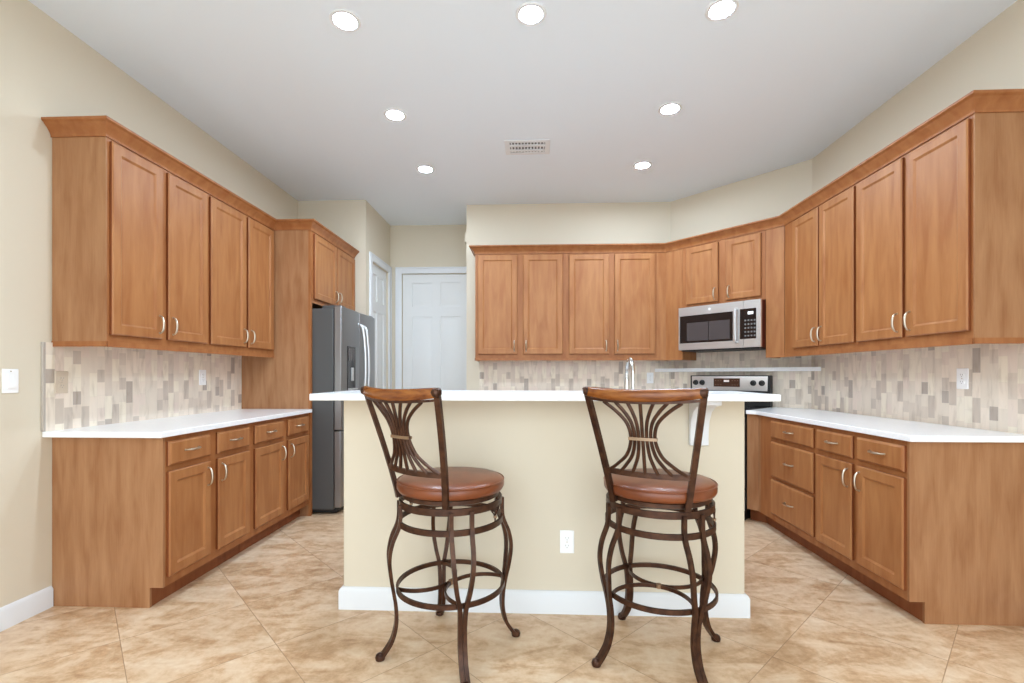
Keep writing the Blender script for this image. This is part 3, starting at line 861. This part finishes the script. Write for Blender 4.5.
for x0, x1, y0_, y1_ in ((-vx - 0.04, -vx, -vy - 0.035, vy + 0.035), (vx, vx + 0.04, -vy - 0.035, vy + 0.035), (-vx, vx, -vy - 0.035, -vy), (-vx, vx, vy, vy + 0.035)):
    m.box(x0, x1, y0_, y1_, -0.008, 0)
obj('frame', m, TRIM, t, 0.003)
m = MB()
for i in range(11):
    x = -vx + 2 * vx * (i + 0.5) / 11
    m.add([(x - 0.004, -vy, -0.002), (x + 0.007, -vy, -0.010), (x + 0.007, vy, -0.010), (x - 0.004, vy, -0.002), (x - 0.003, -vy, -0.001), (x + 0.008, -vy, -0.009), (x + 0.008, vy, -0.009), (x - 0.003, vy, -0.001)],
          [(0, 1, 2, 3), (4, 7, 6, 5), (0, 4, 5, 1), (1, 5, 6, 2), (2, 6, 7, 3), (3, 7, 4, 0)])
for y in (-0.035, 0.045): m.box(-vx, vx, y - 0.012, y + 0.012, -0.011, -0.001)
obj('louver', m, TRIM, t)
VB, _, _ = new_mat('vent_dark', srgb(112, 112, 112), 0.8)
obj('duct_backing', MB().box(-vx, vx, -vy, vy, -0.001, -0.0002), VB, t)

# ------------------------------------------------------------------ bar stools
def stool(label, loc, rz, leg0, arc_rot):
    t = thing('bar_stool', label, 'stool', loc, rz, 'swivel bar stools at the raised bar')
    # seat cushion
    R = 0.234
    obj('seat', MB().lathe([(0.10, 0.700), (R - 0.03, 0.700), (R - 0.008, 0.705), (R, 0.718), (R + 0.001, 0.735), (R - 0.004, 0.748), (R - 0.018, 0.757), (R - 0.06, 0.763), (0.10, 0.768), (0.03, 0.769), (0.0005, 0.769)], 64), LEATHER, t, angle=60)
    obj('seat_piping', MB().tube([((R - 0.001) * cos(2 * pi * i / 64), (R - 0.001) * sin(2 * pi * i / 64), 0.7475) for i in range(64)], 0.003, 6, True), LEATHER, t)
    obj('swivel_plate', MB().lathe([(0.10, 0.672), (0.205, 0.678), (0.212, 0.682), (0.212, 0.698), (0.205, 0.7005), (0.10, 0.7005)], 48), IRON, t)
    ring = lambda r, z, w, th: MB().bar([(r * cos(2 * pi * i / 64), r * sin(2 * pi * i / 64), z) for i in range(64)], w, th, (0, 0, 1), True)
    obj('support_ring', ring(0.220, 0.657, 0.028, 0.010), IRON, t)
    obj('support_ring', ring(0.224, 0.575, 0.024, 0.010), IRON, t)
    obj('footrest_ring', ring(0.232, 0.288, 0.020, 0.010), IRON, t)
    # four legs, each of two bars meeting below the footrest
    zz = [0.657, 0.575, 0.50, 0.43, 0.35, 0.288, 0.22, 0.15, 0.085, 0.045, 0.012]
    rr = [0.222, 0.225, 0.254, 0.266, 0.259, 0.249, 0.238, 0.236, 0.250, 0.272, 0.298]
    ss = [0.042, 0.042, 0.041, 0.037, 0.026, 0.013, 0.0095, 0.0095, 0.0095, 0.0095, 0.0095]
    for q in range(4):
        a = leg0 + q * pi / 2
        Rv = Vector((cos(a), sin(a), 0)); Tv = Vector((-sin(a), cos(a), 0))
        m = MB()
        for sg in (-1, 1):
            pts = smooth([Rv * r + Tv * (sg * s_) + Vector((0, 0, z)) for z, r, s_ in zip(zz, rr, ss)], 5)
            m.bar(pts, 0.0175, 0.015, Tv)
        lg = obj('leg', m, IRON, t)
        obj('foot_cap', MB().lathe([(0.012, 0.0), (0.019, 0.002), (0.021, 0.012), (0.018, 0.022), (0.010, 0.028), (0.002, 0.03)], 16, tuple(Rv * 0.302)), IRON, lg)
    # two bowed cross braces inside the footrest
    for q in (0, 2):
        a0 = leg0 + arc_rot + q * pi / 2; a1 = a0 + pi / 2; am = (a0 + a1) / 2
        rc = 0.228 / sqrt(2)
        Mv = Vector((cos(am), sin(am), 0)) * (rc + 0.004); Ev = Vector((-sin(am), cos(am), 0)); Iv = Vector((-cos(am), -sin(am), 0))
        pts = [Mv + Ev * (rc * cos(pi * i / 24)) + Iv * (rc * sin(pi * i / 24)) + Vector((0, 0, 0.288)) for i in range(25)]
        obj('cross_brace', MB().bar(pts, 0.016, 0.007, (0, 0, 1)), IRON, t)
    obj('brace_clip', MB().lathe([(0.010, 0.279), (0.013, 0.281), (0.013, 0.297), (0.010, 0.299)], 12), CLIP, t)
    # scroll ornaments between the two upper rings (front and sides)
    for a in (pi / 2, 0.0, pi):
        a += leg0 - radians(45)
        Rv = Vector((cos(a), sin(a), 0)) * 0.222; Tv = Vector((-sin(a), cos(a), 0))
        m = MB()
        for sg in (-1, 0, 1):
            pp = smooth([Rv + Tv * (sg * x) + Vector((0, 0, z)) for x, z in ((0.0, 0.588), (0.002, 0.606), (0.012, 0.622), (0.026, 0.634), (0.034, 0.644))], 5)
            if sg == 0: pp = [Rv + Vector((0, 0, 0.585)), Rv + Vector((0, 0, 0.645))]
            m.tube(pp, 0.0032, 6)
        s_ = obj('scroll', m, IRON, t)
        obj('scroll_clip', MB().tube([Rv + Vector((0, 0, 0.603)), Rv + Vector((0, 0, 0.613))], 0.0075, 10), CLIP, s_)
    # back posts
    def post_x(z): return 0.145 + (0.223 - 0.145) * max(0.0, (z - 0.665) / 0.48) ** 1.0
    def post_y(z): return -0.172 - 0.118 * max(0.0, (z - 0.665) / 0.48) ** 1.25
    BOW = 0.042
    def back(x, z):
        e = post_x(z)
        return Vector((x, post_y(z) - BOW * (1 - min(1.0, abs(x) / e) ** 2) * min(1.0, max(0.0, (z - 0.70) / 0.1)), z))
    for sg in (-1, 1):
        pts = [Vector((sg * post_x(z), post_y(z), z)) for z in [0.676 + i * 0.478 / 14 for i in range(15)]]
        p_ = obj('back_post', MB().bar(pts, 0.023, 0.018, (cos(radians(20)) , sg * sin(radians(20)), 0)), IRON, t)
        x, y = sg * 0.145, -0.172
        obj('post_bracket', MB().bar([(x, y, 0.688), (sg * 0.10, -0.10, 0.688)], 0.02, 0.008, (0, 0, 1)).bar([(x, y + 0.01, 0.705), (x * 1.12, y + 0.06, 0.692), (x * 1.02, y + 0.085, 0.682)], 0.012, 0.006, (0, 0, 1)), BLACKM, p_)
    # lower rail, spindles, clip
    zl = 0.813
    n = 16
    obj('lower_rail', MB().bar([back(post_x(zl) * (2 * i / n - 1), zl) for i in range(n + 1)], 0.022, 0.012, (0, 0, 1)), IRON, t)
    for i in range(7):
        u = (i - 3) / 3
        zc = 0.958
        xs_ = [(zl + 0.004, u * 0.150), (zl + 0.035, u * 0.110), (zl + 0.08, u * 0.066), (zc, u * 0.046), (zc + 0.06, u * 0.058), (zc + 0.105, u * 0.098), (1.100, u * 0.148)]
        pts = smooth([back(x, z) for z, x in xs_], 5)
        obj('spindle', MB().tube(pts, 0.0072, 8), IRON, t)
    m = MB().bar([back(x, 0.958) + Vector((0, -0.008, 0)) for x in (-0.054, -0.03, 0, 0.03, 0.054)], 0.012, 0.005, (0, 0, 1))
    m.bar([back(x, 0.958) + Vector((0, 0.008, 0)) for x in (-0.054, -0.03, 0, 0.03, 0.054)], 0.012, 0.005, (0, 0, 1))
    obj('spindle_clip', m, CLIP, t, label='pale brass spindle clip')
    # top rail: turned wood grip over an iron strip
    zt = 1.138
    n = 24; sag = lambda u: Vector((0, 0, -0.012 * (1 - u * u)))
    path = [back(0.219 * (2 * i / n - 1), zt) + sag(2 * i / n - 1) for i in range(n + 1)]
    L = []
    for k, p_ in enumerate(path):
        u = abs(2 * k / n - 1); a = path[max(0, k - 1)]; b = path[min(n, k + 1)]; tg = (b - a).normalized(); sd = tg.cross(Vector((0, 0, 1))).normalized()
        hh = 0.0235 - 0.004 * u ** 4; hw = 0.0165 - 0.003 * u ** 4
        L.append([p_ + sd * (hw * cos(2 * pi * i / 14)) + Vector((0, 0, hh * sin(2 * pi * i / 14))) for i in range(14)])
    obj('top_rail', MB().loops(L), RAILWOOD, t, angle=60, label='turned golden brown wooden grip')
    obj('rail_strip', MB().bar([back(0.219 * (2 * i / n - 1), 1.111) + sag(2 * i / n - 1) for i in range(n + 1)], 0.010, 0.016, (0, 0, 1)), IRON, t)
    for sg in (-1, 1):
        p_ = back(sg * 0.224, zt)
        obj('rail_cap', MB().tube([p_ + Vector((-sg * 0.016, 0, 0)), p_ + Vector((sg * 0.004, 0, 0)), p_ + Vector((sg * 0.011, 0, 0))], [0.0195, 0.0195, 0.011], 14), IRON, t)
    return t
R1, R2 = radians(-36), radians(-27)
stool('iron bar stool standing closer to the refrigerator, leather seat and its back seen obliquely', (-0.359, 2.092, 0), R1, radians(20.5) - R1, pi / 2)
stool('iron bar stool standing in front of the white bracket and range, with leather seat', (0.548, 2.090, 0), R2, radians(20.5) - R2, 0.0)
